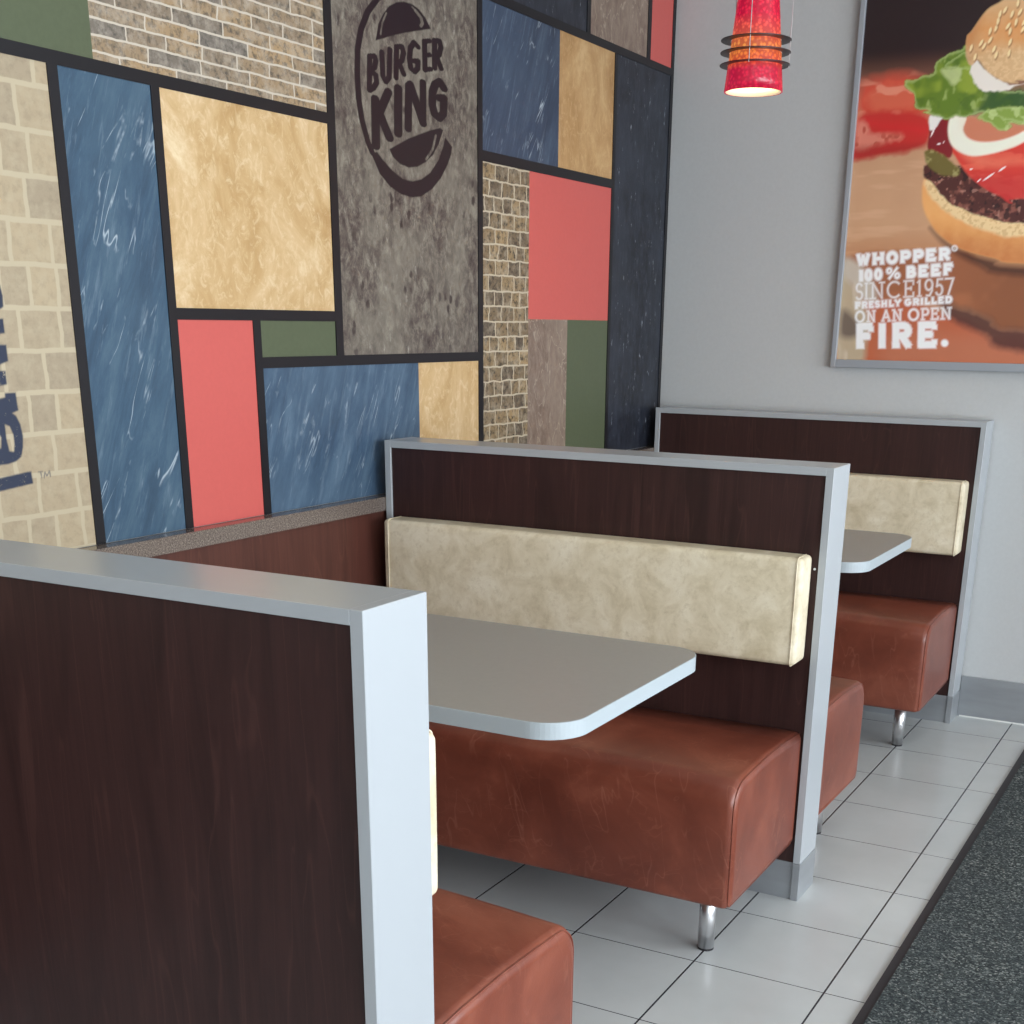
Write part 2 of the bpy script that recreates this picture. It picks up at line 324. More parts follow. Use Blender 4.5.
DATA = r'''{"pol":{"tomA":[[0.6971,2.0924],[0.7065,2.137],[0.7657,2.1572],[0.849,2.1608],[0.9174,2.1388],[0.9544,2.1013],[0.9447,2.0427],[0.8645,2.017],[0.7446,2.0291],[0.7007,2.0558]],"tomAc":[[0.7301,2.1056],[0.7854,2.1292],[0.8525,2.1281],[0.8992,2.0957],[0.8835,2.0579],[0.8106,2.0499],[0.7478,2.0653]],"tomB":[[0.6941,1.9083],[0.6951,1.9703],[0.7025,2.0374],[0.749,2.0532],[0.8444,2.0481],[0.9295,2.0316],[0.9542,1.9886],[0.9427,1.944],[0.8744,1.9257],[0.7903,1.9169]],"tomBf":[[0.6957,1.9641],[0.7037,2.0251],[0.7314,2.0237],[0.7558,1.9859],[0.8445,1.9848],[0.863,1.9687],[0.7865,1.9539],[0.7397,1.9405],[0.6949,1.9363]],"tomBd":[[0.7302,2.036],[0.7967,2.0204],[0.8753,2.0104],[0.9369,1.9954],[0.9323,1.9776],[0.834,1.9883],[0.7536,2.0074]],"bunB":[[0.9481,1.8373],[0.9465,1.7911],[0.9585,1.7443],[0.9871,1.7001],[1.0251,1.6619],[1.1,1.6202],[1.2119,1.5909],[1.3073,1.5747],[1.8389,1.5705],[1.8188,1.6893],[1.2901,1.7031],[1.1795,1.7176],[1.0948,1.7441],[1.0236,1.7889],[0.9749,1.8364]],"bunBc":[[0.9514,1.8372],[0.9657,1.7998],[1.0146,1.7522],[1.0894,1.7073],[1.1854,1.6716],[1.2966,1.6544],[1.8261,1.646],[1.8159,1.7065],[1.2885,1.7152],[1.1606,1.7394],[1.0571,1.7849],[0.9956,1.8296]],"patty":[[0.9529,1.883],[0.95,1.8495],[0.9796,1.824],[1.0058,1.7986],[1.0497,1.7636],[1.1054,1.7377],[1.1803,1.7115],[1.2909,1.6971],[1.8193,1.6864],[1.7985,1.809],[1.2727,1.8324],[1.1461,1.8547],[1.0286,1.8861]],"tomC":[[1.0072,1.9562],[1.0425,1.9067],[1.092,1.8476],[1.1489,1.8065],[1.2035,1.7807],[1.2447,1.7585],[1.2808,1.7726],[1.8072,1.7579],[1.7786,1.9268],[1.2576,1.9448],[1.1161,1.966]],"tomCl":[[1.0574,1.9181],[1.1111,1.877],[1.1927,1.865],[1.2671,1.874],[1.7909,1.8541],[1.788,1.8709],[1.2647,1.8918],[1.1736,1.8895],[1.1062,1.916]],"pickle":[[0.9384,1.923],[0.9611,1.9281],[1.0202,1.9015],[1.0527,1.8762],[1.0593,1.8487],[1.0167,1.8472],[0.9714,1.867],[0.9485,1.8922]],"ketch":[[0.9511,1.9285],[0.9493,1.9738],[0.9541,2.0184],[0.9952,2.0312],[1.0296,2.0146],[1.0302,1.9551],[1.0297,1.9042],[0.9931,1.9087]],"mayo2":[[0.9469,1.9949],[0.9461,2.0308],[0.9984,2.031],[0.9808,2.0141],[0.9608,1.9882]],"innt":[[1.0524,2.0134],[1.0933,2.0201],[1.1751,2.0013],[1.2521,1.9858],[1.2553,1.9624],[1.1508,1.9438],[1.0784,1.9589]],"onion":[[1.0184,2.027],[1.0096,1.9918],[1.0211,1.9496],[1.0505,1.9213],[1.098,1.9044],[1.1553,1.908],[1.2108,1.9205],[1.2584,1.939],[1.3609,1.9977],[1.3423,2.0215],[1.2541,1.9712],[1.1974,1.9505],[1.1347,1.9445],[1.0853,1.9556],[1.0593,1.9835],[1.0643,2.0216]],"lett1":[[0.8489,2.1313],[0.874,2.1445],[0.9062,2.1512],[0.9443,2.1605],[0.9508,2.1891],[0.9839,2.21],[1.0212,2.2188],[1.0422,2.2287],[1.0639,2.1815],[1.1118,2.1266],[1.1787,2.0938],[1.2567,2.0891],[1.7562,2.0592],[1.7692,1.9823],[1.2505,1.9975],[1.1735,2.0131],[1.1076,2.034],[1.0448,2.0227],[0.9798,2.0231],[0.9251,2.0408],[0.944,2.0487],[0.9002,2.057],[0.8829,2.0937]],"lett1d":[[1.1306,2.1024],[1.1795,2.088],[1.2373,2.096],[1.7552,2.0647],[1.7627,2.0209],[1.2451,2.0382],[1.1698,2.0423],[1.0915,2.0349],[1.1191,2.0684]],"lett0":[[1.0079,2.1968],[1.0379,2.2119],[1.066,2.1641],[1.0603,2.1587],[0.9789,2.1698]],"lettL":[[0.9666,2.1648],[1.0117,2.1648],[1.0314,2.1606],[1.0205,2.1178],[0.9928,2.1341]],"lett2":[[1.0998,2.0198],[1.1324,2.0385],[1.1698,2.0423],[1.2443,2.044],[1.7636,2.0154],[1.7748,1.9491],[1.2513,1.9917],[1.2149,1.9848],[1.188,1.9744],[1.1444,1.9941]],"mayo":[[1.0589,2.1703],[1.0823,2.1859],[1.1255,2.143],[1.1694,2.1173],[1.2171,2.1086],[1.235,2.1132],[1.1937,2.0986],[1.1539,2.0924],[1.1158,2.0946],[1.0846,2.1168]],"bunT":[[1.214,2.404],[1.1392,2.3503],[1.0928,2.3264],[1.0529,2.2706],[1.0391,2.2546],[1.0415,2.2088],[1.0511,2.1823],[1.0649,2.1728],[1.0823,2.1859],[1.1184,2.1492],[1.1691,2.1202],[1.2167,2.1115],[1.2528,2.1178],[1.7538,2.0729],[1.6886,2.4582],[1.2982,2.4393]],"board":[[0.6737,1.596],[1.0771,1.6173],[1.1644,1.5789],[1.3111,1.5468],[2.1209,1.5428],[2.1603,1.3325],[1.3359,1.3619],[1.2196,1.402],[1.0979,1.4427],[0.9076,1.458],[0.6793,1.4571]],"shad":[[1.0461,1.4521],[1.0979,1.4427],[1.2196,1.402],[1.3359,1.3619],[2.1603,1.3325],[2.1696,1.2827],[1.3449,1.295],[1.21,1.3473],[1.086,1.4007]],"bshad":[[0.9852,1.6876],[1.0258,1.6556],[1.1007,1.6139],[1.2127,1.5847],[1.3086,1.5654],[2.1198,1.5485],[2.1251,1.5201],[1.3127,1.5344],[1.166,1.5664],[1.053,1.6239]],"low":[[0.6793,1.4571],[1.0849,1.4104],[1.2088,1.3569],[1.3436,1.3046],[2.1796,1.2296],[2.2362,0.9278],[0.5962,0.8595]],"whiteA":[[0.7026,1.5957],[0.7623,1.5691],[0.8111,1.5069],[0.8232,1.4577],[0.7804,1.4575],[0.7326,1.507],[0.7006,1.54]],"beige":[[0.6858,1.5828],[0.7485,1.4905],[0.8085,1.3913],[0.8025,1.3074],[0.7937,1.2496],[0.6986,1.2473]],"dk":[[0.7079,1.4238],[0.7539,1.3975],[0.7831,1.3576],[0.7495,1.3302],[0.7045,1.343]]},"seeds":[[1.149,2.3218],[1.1722,2.3088],[1.1961,2.3124],[1.1349,2.3118],[1.1875,2.2853],[1.1642,2.276],[1.1275,2.2733],[1.1098,2.2662],[1.1312,2.2926],[1.2122,2.2834],[1.2117,2.264],[1.1723,2.2614],[1.1866,2.338],[1.0963,2.2248],[1.1289,2.214],[1.1374,2.1964],[1.1774,2.1992],[1.0857,2.2341],[1.0557,2.2221],[1.0717,2.1952],[1.1764,2.2303],[1.1131,2.2406]],"txt":[[0.6755,1.6546],[1.0807,1.6485],[0.7119,1.2641],[0.9023,1.4626]],"logo":{"poly":[[[1.8743,2.0197],[1.8816,2.039],[1.8889,2.0593],[1.9112,2.0843],[1.9377,2.106],[1.9727,2.1209],[2.0035,2.1276],[2.039,2.1287],[2.0703,2.1235],[2.1018,2.1092],[2.1267,2.0879],[2.0638,2.0728],[2.0094,2.0593],[1.9562,2.045],[1.9127,2.0314]],[[1.9226,1.7827],[2.0128,1.8175],[2.1167,1.8484],[2.1676,1.8603],[2.181,1.8558],[2.1585,1.8206],[2.1308,1.7915],[2.0931,1.7695],[2.051,1.7537],[2.0099,1.748],[1.9701,1.7523],[1.9364,1.7666]],[[1.8412,1.7644],[1.8764,1.7209],[1.9231,1.6949],[1.9719,1.681],[2.0223,1.6773],[2.0692,1.6836],[2.1229,1.7064],[2.167,1.7369],[2.2008,1.772],[2.2209,1.8007],[2.2268,1.82],[2.1915,1.84],[2.18,1.815],[2.1574,1.7811],[2.1134,1.7452],[2.0707,1.7257],[2.029,1.7168],[1.9835,1.7179],[1.9348,1.7338],[1.8924,1.7548],[1.8672,1.7707]]],"st":[[0.02,0.0103,[[1.8472,1.9804],[1.8418,1.9068]]],[0.02,0.0103,[[1.8473,1.9814],[1.8682,1.9847],[1.8731,1.9758],[1.8668,1.9599],[1.8497,1.9509]]],[0.0201,0.0104,[[1.8496,1.9487],[1.871,1.9443],[1.8743,1.9275],[1.8601,1.9136],[1.843,1.9059]]],[0.0205,0.0104,[[1.9004,1.9983],[1.9019,1.9456],[1.9142,1.9347],[1.9299,1.9474],[1.9364,2.0104]]],[0.0211,0.0105,[[1.9658,2.0184],[1.9605,1.9507]]],[0.0211,0.0105,[[1.9659,2.0206],[1.9902,2.0256],[1.9972,2.0124],[1.9888,1.9935],[1.9708,1.9853]]],[0.0213,0.0106,[[1.9753,1.9871],[1.9964,1.9637]]],[0.0221,0.0108,[[2.0648,2.0364],[2.0468,2.0435],[2.0296,2.0285],[2.0236,2.0033],[2.0295,1.9819],[2.0465,1.9766],[2.062,1.9867],[2.0636,2.0038],[2.0452,2.001]]],[0.0224,0.0108,[[2.0962,2.0538],[2.0963,1.9884]]],[0.0201,0.0097,[[2.0962,2.0538],[2.1211,2.0594]]],[0.0202,0.0098,[[2.0951,2.0222],[2.1201,2.0267]]],[0.0203,0.0098,[[2.0954,1.9888],[2.1237,1.9941]]],[0.0229,0.0109,[[2.1448,2.0628],[2.1429,1.9999]]],[0.0229,0.0109,[[2.1448,2.0639],[2.1687,2.0667],[2.1756,2.0541],[2.1664,2.0344],[2.1484,2.0247]]],[0.0231,0.011,[[2.1556,2.0259],[2.1752,2.0036]]],[0.0336,0.0174,[[1.8658,1.8894],[1.8633,1.7838]]],[0.0326,0.0166,[[1.9243,1.9129],[1.8814,1.8601]]],[0.0339,0.0175,[[1.8815,1.8614],[1.9249,1.809]]],[0.0342,0.0172,[[1.9692,1.9276],[1.9644,1.8234]]],[0.031,0.0154,[[2.0178,1.9405],[2.0112,1.84]]],[0.0331,0.0164,[[2.0254,1.944],[2.0832,1.8612]]],[0.0288,0.0141,[[2.0851,1.9574],[2.0832,1.8612]]],[0.0346,0.0165,[[2.188,1.9578],[2.168,1.9704],[2.1439,1.9606],[2.1312,1.9411],[2.1292,1.9103],[2.1402,1.8899],[2.1629,1.8831],[2.1832,1.8965],[2.1874,1.9346],[2.1642,1.9315]]],[0.0213,0.0102,[[2.0562,2.1761],[1.952,2.1474],[1.8856,2.1113],[1.8446,2.0767],[1.8143,2.0339],[1.7976,1.9893],[1.7927,1.936],[1.7952,1.8826],[1.8065,1.8355],[1.8292,1.7889],[1.8473,1.7658]]]],"inv":[[0.0068,0.0034,[[1.897,2.0373],[1.906,2.0643],[1.924,2.0876]]],[0.0136,0.0066,[[2.0564,2.1166],[2.081,2.1056],[2.0875,2.0935],[2.0803,2.0867]]],[0.0063,0.0031,[[2.0409,2.1226],[2.0564,2.1166]]],[0.0096,0.0047,[[2.144,1.8386],[2.1269,1.8029],[2.0944,1.7761]]]]},"mark":{"poly":[[[0.5754,1.448],[0.6459,1.4214],[0.6493,1.4037],[0.6478,1.3847],[0.6426,1.3811],[0.6394,1.3803],[0.5623,1.3695]],[[0.5703,1.3649],[0.6366,1.3631],[0.6435,1.3632],[0.6435,1.338],[0.6324,1.3368],[0.5649,1.3322]],[[0.5618,1.3133],[0.6293,1.3175],[0.6434,1.3174],[0.6434,1.2882],[0.6237,1.2825],[0.5559,1.2779]],[[0.5547,1.2708],[0.6219,1.2711],[0.6344,1.2708],[0.6343,1.2467],[0.6177,1.2448],[0.5496,1.2398]],[[0.5402,1.2116],[0.614,1.2218],[0.6254,1.2233],[0.6266,1.231],[0.6517,1.2317],[0.6533,1.1986],[0.6383,1.1944],[0.6463,1.189],[0.6539,1.1728],[0.6569,1.1506],[0.6538,1.1307],[0.6472,1.1131],[0.6331,1.1051],[0.6148,1.1016],[0.5947,1.1013],[0.5222,1.1034]],[[0.5171,1.0726],[0.5909,1.0776],[0.666,1.0841],[0.6676,1.0603],[0.5869,1.0529],[0.5132,1.0495]]],"hole":[[[0.6176,1.1748],[0.6282,1.1703],[0.6344,1.154],[0.6345,1.1381],[0.6309,1.1234],[0.621,1.1251],[0.6173,1.1492]],[[0.5552,1.1591],[0.5992,1.1602],[0.6053,1.152],[0.6022,1.1324],[0.5942,1.1291],[0.5508,1.1322]]],"tm":[[0.0027,0.0021,[[0.6826,1.0806],[0.6946,1.0806]]],[0.0027,0.0021,[[0.6887,1.0807],[0.6901,1.0686]]],[0.0027,0.0021,[[0.6959,1.0684],[0.699,1.0798],[0.7031,1.0715],[0.7107,1.0808],[0.7117,1.0691]]]]}}'''

# ================================================================ THE ROOM
struct('floor', box(-.2, XR + .2, YF - .2, YW + .2, -.1, 0), 'floor_tile')
struct('ceiling', box(-.2, XR + .2, YF - .2, YW + .2, ZC, ZC + .1), 'paint_ceiling')
struct('wall_left', box(-.2, 0, YF - .2, YW + .2, 0, ZC), 'paint_wall')
struct('wall_back', box(0, XR + .2, YW, YW + .2, 0, ZC), 'paint_wall')
struct('wall_front', box(0, XR + .2, YF - .2, YF, 0, ZC), 'paint_wall')
bm = bmesh.new()
ys = [YF] + [q for w in WINDOWS for q in w] + [YW]
bx(bm, XR, XR + .2, YF, YW, 0, .3); bx(bm, XR, XR + .2, YF, YW, 2.3, ZC)
for a, b in zip(ys[0::2], ys[1::2]): bx(bm, XR, XR + .2, a, b, .3, 2.3)
struct('wall_right', bm, 'paint_wall')
gl = bpy.data.materials.new('window_glass'); gl.use_nodes = True
nt = gl.node_tree; nt.nodes.clear()
o_ = nt.nodes.new('ShaderNodeOutputMaterial'); mx = nt.nodes.new('ShaderNodeMixShader'); mx.inputs[0].default_value = .06
tr = nt.nodes.new('ShaderNodeBsdfTransparent'); gg = nt.nodes.new('ShaderNodeBsdfGlossy'); gg.inputs['Roughness'].default_value = .02
nt.links.new(tr.outputs[0], mx.inputs[1]); nt.links.new(gg.outputs[0], mx.inputs[2]); nt.links.new(mx.outputs[0], o_.inputs[0])
for i, (y0, y1) in enumerate(WINDOWS):
    bm = bmesh.new(); f = .05
    bx(bm, XR + .04, XR + .1, y0, y0 + f, .3, 2.3); bx(bm, XR + .04, XR + .1, y1 - f, y1, .3, 2.3)
    bx(bm, XR + .04, XR + .1, y0 + f, y1 - f, .3, .3 + f); bx(bm, XR + .04, XR + .1, y0 + f, y1 - f, 2.3 - f, 2.3)
    ym = (y0 + y1) / 2; bx(bm, XR + .04, XR + .1, ym - f / 2, ym + f / 2, .3 + f, 2.3 - f)
    w = struct('window_%d' % (i + 1), bm, 'dark_metal')
    p = obj('pane', box(XR + .065, XR + .071, y0 + f, y1 - f, .3 + f, 2.3 - f), gl, w)
bm = box(W + .002, XR, YW - .012, YW, 0, .1525)
struct('baseboard_back', bm, 'stainless')
struct('baseboard_right', box(XR - .012, XR, YF, YW - .013, 0, .15), 'stainless')
struct('trim_1', box(W + .01, XR - .02, YW - .016, YW - .0125, 0, .004), 'caulk')

# wainscot and ledge along the mural wall
wp = thing('wainscot_panel', 'low dark reddish wood panelling along the wall under the stone ledge', 'panelling', (.02, .9, 0))
obj('wood_panel', box(.001, .036, -2.5, YW - .002, .1, .8827), 'wainscot_wood', wp)
obj('kick_plate', box(.001, .030, -2.5, YW - .002, 0, .0995), 'stainless', wp)
tag(obj('stone_ledge', box(.001, .0465, -2.5, YW - .002, .8832, .9205, bev=.002), 'granite'),
    'narrow speckled grey-brown stone ledge running below the mural', 'ledge')

# ================================================================ THE MURAL
def catmull(pts, closed=True, k=6):
    out = []; n = len(pts)
    rng = range(n) if closed else range(n - 1)
    for i in rng:
        if closed: p0, p1, p2, p3 = pts[i - 1], pts[i], pts[(i + 1) % n], pts[(i + 2) % n]
        else: p0, p1, p2, p3 = pts[max(i - 1, 0)], pts[i], pts[i + 1], pts[min(i + 2, n - 1)]
        for s in range(k):
            t = s / k
            out.append(tuple(.5 * ((2 * b) + (-a + c) * t + (2 * a - 5 * b + 4 * c - d) * t * t + (-a + 3 * b - 3 * c + d) * t ** 3) for a, b, c, d in zip(p0, p1, p2, p3)))
    if not closed: out.append(tuple(pts[-1]))
    return out
def seg_dist(X, Y, a, b):
    ax, ay = a; dx, dy = b[0] - ax, b[1] - ay; L = dx * dx + dy * dy + 1e-12
    t = np.clip(((X - ax) * dx + (Y - ay) * dy) / L, 0, 1)
    return np.hypot(X - ax - t * dx, Y - ay - t * dy)
def poly_mask(X, Y, pts, soft):
    """soft coverage of a polygon over the sample grid"""
    m = np.zeros(X.shape, np.float32)
    xs = [p[0] for p in pts]; ys_ = [p[1] for p in pts]; e = soft * 2
    bb = (X > min(xs) - e) & (X < max(xs) + e) & (Y > min(ys_) - e) & (Y < max(ys_) + e)
    if not bb.any(): return m
    x, y = X[bb], Y[bb]; ins = np.zeros(x.shape, bool); d = np.full(x.shape, 9.0)
    for a, b in zip(pts, pts[1:] + pts[:1]):
        d = np.minimum(d, seg_dist(x, y, a, b))
        if a[1] != b[1]:
            c = (y < a[1]) != (y < b[1]); ins ^= c & (x < (b[0] - a[0]) * (y - a[1]) / (b[1] - a[1]) + a[0])
    sd = np.where(ins, d, -d); v = np.clip(sd / soft * .5 + .5, 0, 1)
    m[bb] = v; return m
def stroke_mask(X, Y, pts, wx, wy, soft):
    """a pen stroke wx across and wy up, over the grid"""
    k = wx / wy; d = np.full(X.shape, 9.0); P_ = [(a, b * k) for a, b in pts]
    for a, b in zip(P_, P_[1:]): d = np.minimum(d, seg_dist(X, Y * k, a, b))
    return np.clip((wx / 2 - d) / soft + .5, 0, 1)

mural = thing('wall_mural', 'patchwork wall mural of brick, slate, marble and coral panels with black dividing strips', 'mural', (0, 1.5, .9215))
ZB, ZT = .9215, 2.84
def panel(name, mat, y0, y1, z0, z1, label=None):
    o = obj(name, box(.0, .004, y0, y1, z0, z1), mat, mural)
    if label: o['label'] = label
    return o
def grid_panel(name, mat, y0, y1, z0, z1, fy0, fy1, fz0, fz1, step, ink):
    """a panel whose printed area is finely meshed so the ink motif is part of its surface"""
    Ys = np.unique(np.concatenate([[y0, y1], np.arange(fy0, fy1, step)])); Zs = np.unique(np.concatenate([[z0, z1], np.arange(fz0, fz1, step)]))
    Yg, Zg = np.meshgrid(Ys, Zs); ny, nz = len(Ys), len(Zs)
    co = np.stack([np.full(Yg.size, .004), Yg.ravel(), Zg.ravel()], 1)
    i = np.arange(ny * nz).reshape(nz, ny)
    F = np.stack([i[:-1, :-1].ravel(), i[:-1, 1:].ravel(), i[1:, 1:].ravel(), i[1:, :-1].ravel()], 1)
    return grid_mesh(name, co, F, mat, mural, ink(Yg, Zg).ravel())
def grid_mesh(name, co, F, mat, parent, val):
    # closed thin slab: the fine face plus a plain back and rim come from the corners
    me = bpy.data.meshes.new(name); nv, nf = len(co), len(F)
    me.vertices.add(nv); me.vertices.foreach_set('co', co.astype(np.float32).ravel())
    me.loops.add(nf * 4); me.loops.foreach_set('vertex_index', F.astype(np.int32).ravel())
    me.polygons.add(nf); me.polygons.foreach_set('loop_start', np.arange(0, nf * 4, 4, dtype=np.int32))
    me.update(calc_edges=True)
    if val.ndim == 1:
        at = me.attributes.new('ink', 'FLOAT', 'POINT'); at.data.foreach_set('value', val.astype(np.float32))
    else:
        at = me.attributes.new('print', 'FLOAT_COLOR', 'POINT'); at.data.foreach_set('color', val.astype(np.float32).ravel())
    me.materials.append(M[mat]); o = bpy.data.objects.new(name, me); COL.objects.link(o); o.parent = parent
    o.matrix_parent_inverse = Matrix.Translation(parent.location).inverted()
    return o
D = json.loads(DATA)
def logo_ink(Y, Z):
    m = np.zeros(Y.shape)
    for i, p in enumerate(D['logo']['poly']): m = np.maximum(m, poly_mask(Y, Z, [tuple(q) for q in p], .0012))
    for wy, wz, p in D['logo']['st']: m = np.maximum(m, stroke_mask(Y, Z, p, wy * 1.13, wz * 1.13, .0022))
    for wy, wz, p in D['logo']['inv']: m = m * (1 - .8 * stroke_mask(Y, Z, p, wy, wz, .002))
    return m
def mark_ink(Y, Z):
    m = np.zeros(Y.shape)
    for p in D['mark']['poly']: m = np.maximum(m, poly_mask(Y, Z, [tuple(q) for q in p], .0015))
    for p in D['mark']['hole']: m = m * (1 - poly_mask(Y, Z, [tuple(q) for q in p], .0015))
    for wy, wz, p in D['mark']['tm']: m = np.maximum(m, .7 * stroke_mask(Y, Z, p, wy, wz, .001))
    return m
S = .024
grid_panel('brick_panel', 'pale_brick', -.9, .811, ZB, 1.810, .35, .78, ZB + .01, 1.45, .002, mark_ink)['label'] = 'pale brick panel with dark blue letter shapes'
panel('slate_panel', 'blue_slate', .836, 1.077, ZB, 1.810)
panel('travertine_panel', 'travertine', 1.101, 1.663, 1.389, 1.810)
panel('coral_panel', 'coral_panel', 1.101, 1.348, ZB, 1.365)
panel('green_panel', 'green_panel', 1.374, 1.663, 1.284, 1.365)
panel('slate_panel', 'blue_slate_wide', 1.374, 2.038, ZB, 1.259)
panel('travertine_panel', 'travertine', 2.038, 2.361, ZB, 1.259)
panel('green_panel', 'green_panel', .40, .930, 1.834, ZT)
panel('brick_panel', 'weathered_brick', .930, 1.664, 1.834, ZT)
grid_panel('marble_panel', 'grey_brown_marble', 1.693, 2.361, 1.284, ZT, 1.76, 2.26, 1.64, 2.26, .0022, logo_ink)['label'] = 'grey-brown marble panel with round dark restaurant logo'
panel('slate_panel', 'blue_slate_deep', 2.387, 2.854, 1.829, 2.208)
panel('travertine_panel', 'travertine_deep', 2.854, 3.245, 1.829, 2.208)
panel('brick_panel', 'rough_brick', 2.387, 2.668, ZB, 1.801)
panel('coral_panel', 'coral_panel', 2.668, 3.245, 1.378, 1.801)
panel('marble_panel', 'brown_marble', 2.668, 2.937, ZB, 1.378)
panel('green_panel', 'green_panel', 2.937, 3.245, ZB, 1.378)
panel('marble_panel', 'black_marble', 3.266, 3.712, ZB, 2.208)
panel('marble_panel', 'black_marble', 2.387, 3.033, 2.232, ZT)
panel('marble_panel', 'brown_marble', 3.058, 3.498, 2.232, ZT)
panel('coral_panel', 'coral_panel', 3.526, 3.712, 2.232, ZT)
panel('travertine_panel', 'travertine', -.9, .376, 1.834, ZT)
def strip(y0, y1, z0, z1): obj('dividing_strip', box(.0, .0065, y0, y1, z0, z1), 'black_strip', mural)
strip(-.9, 1.664, 1.810, 1.834)           # above the slate and travertine
strip(.811, .836, ZB, 1.810); strip(1.077, 1.101, ZB, 1.810)
strip(.376, .400, 1.834, ZT)
strip(1.664, 1.693, 1.259, ZT); strip(1.101, 1.664, 1.365, 1.389)
strip(1.348, 1.374, ZB, 1.365); strip(1.374, 1.664, 1.259, 1.284); strip(1.693, 2.361, 1.259, 1.284)
strip(2.361, 2.387, ZB, ZT); strip(2.387, 3.712, 2.208, 2.232)
strip(3.245, 3.266, ZB, 2.208); strip(2.387, 3.245, 1.801, 1.829)
strip(3.033, 3.058, 2.232, ZT); strip(3.498, 3.526, 2.232, ZT); strip(3.712, 3.7355, ZB, ZT)

# ================================================================ PARTITIONS, SEATS, TABLES
TW = .0185
def rounded_block(x0, x1, y0, y1, z0, z1, r, puff=(0, 0, 0), n=14):
    """upholstered block: rounded edges and slightly crowned faces"""
    def samples(a, b):
        e = [a + r * (1 - math.cos(math.pi / 2 * i / 5)) for i in range(6)]
        return e + [a + r + (b - a - 2 * r) * i / n for i in range(1, n)] + [b - (q - a) for q in reversed(e)]
    X, Y, Z = samples(x0, x1), samples(y0, y1), samples(z0, z1)
    bm = bmesh.new(); cache = {}
    c0 = Vector(((x0 + x1) / 2, (y0 + y1) / 2, (z0 + z1) / 2)); hf = Vector(((x1 - x0) / 2, (y1 - y0) / 2, (z1 - z0) / 2))
    def vert(i, j, k):
        key = (i, j, k)
        if key not in cache:
            p = Vector((X[i], Y[j], Z[k]))
            q = Vector((min(max(p.x, x0 + r), x1 - r), min(max(p.y, y0 + r), y1 - r), min(max(p.z, z0 + r), z1 - r)))
            d = p - q
            if d.length > 1e-9: d = d.normalized() * r
            s = q + d; u = [(s[a] - c0[a]) / hf[a] for a in range(3)]
            for a in range(3):
                b, c = (a + 1) % 3, (a + 2) % 3
                s[a] += puff[a] * u[a] * max(0, 1 - u[b] ** 4) * max(0, 1 - u[c] ** 4)
            cache[key] = bm.verts.new(s)
        return cache[key]
    nx, ny, nz = len(X) - 1, len(Y) - 1, len(Z) - 1
    for j in range(ny):
        for k in range(nz):
            for i in (0, nx): bm.faces.new((vert(i, j, k), vert(i, j + 1, k), vert(i, j + 1, k + 1), vert(i, j, k + 1)))
    for i in range(nx):
        for k in range(nz):
            for j in (0, ny): bm.faces.new((vert(i, j, k), vert(i + 1, j, k), vert(i + 1, j, k + 1), vert(i, j, k + 1)))
        for j in range(ny):
            for k in (0, nz): bm.faces.new((vert(i, j, k), vert(i + 1, j, k), vert(i + 1, j + 1, k), vert(i, j + 1, k)))
    return bm

def partition(y, label, front, back):
    t = thing('booth_partition', label, 'partition', ((XL + W) / 2, y + TH / 2, 0), 'low booth partitions')
    obj('wood_panel', box(XL + TW, W - TW, y + .006, y + TH - .006, .1007, H - TW), 'dark_wood', t)
    bm = bmesh.new()
    bx(bm, XL + TW, W - TW, y, y + TH, H - TW, H - .0002, bev=.0006, seg=1)
    bx(bm, W - TW, W, y, y + TH, .1007, H, bev=.0008, seg=1)
    bx(bm, XL, XL + TW, y, y + TH, .1007, H, bev=.0008, seg=1)
    obj('silver_frame', bm, 'silver_laminate', t)
    bm = box(XL, W - TW, y + .005, y + TH - .005, 0, .1002); bx(bm, W - TW + .0003, W + .0012, y - .001, y + TH + .0003, 0, .1002, bev=.0008, seg=1)
    obj('kick_plate', bm, 'stainless', t)
    def cushion(yy, s, zb=.6215):
        a, b = sorted((yy, yy + s * .079))
        c = obj('back_cushion', rounded_block(.086, 1.2405, a, b, zb, .8726, .012, (.001, .003, .002)), 'cream_vinyl', t, True)
        rr, d1 = .012, .079
        for xe in (.104, 1.229):
            pts = [(.018, .8738)] + [(d1 + .0025 - rr + rr * math.sin(math.radians(q)), .8738 - rr + rr * math.cos(math.radians(q))) for q in range(0, 91, 15)]
            pts += [(d1 + .0025 - rr + rr * math.cos(math.radians(q)), (zb - .0012) + rr - rr * math.sin(math.radians(q))) for q in range(0, 91, 15)] + [(.018, (zb - .0012))]
            pts = [(xe, yy + s * d, z) for d, z in pts]
            obj('piping', tube(bmesh.new(), pts, .0014), 'cream_vinyl', c, True)
    if front: cushion(y + .006, -1)
    if back: cushion(y + TH - .006, 1, .6215 if front else .642)
    return t
p1 = partition(0, 'nearest dark wood booth partition with bright silver end at lower left', False, True)
p2 = partition(P, 'middle dark wood booth partition with long cream back cushion', True, True)
p3 = partition(2 * P, 'farthest dark wood booth partition standing against the grey back wall', True, False)
for s_ in (bmesh.new(),):
    bmesh.ops.create_uvsphere(s_, u_segments=12, v_segments=8, radius=.003, matrix=Matrix.Translation((1.2466, P + .0045, .8388)))
    obj('screw_cap', s_, 'white_trim', p2)

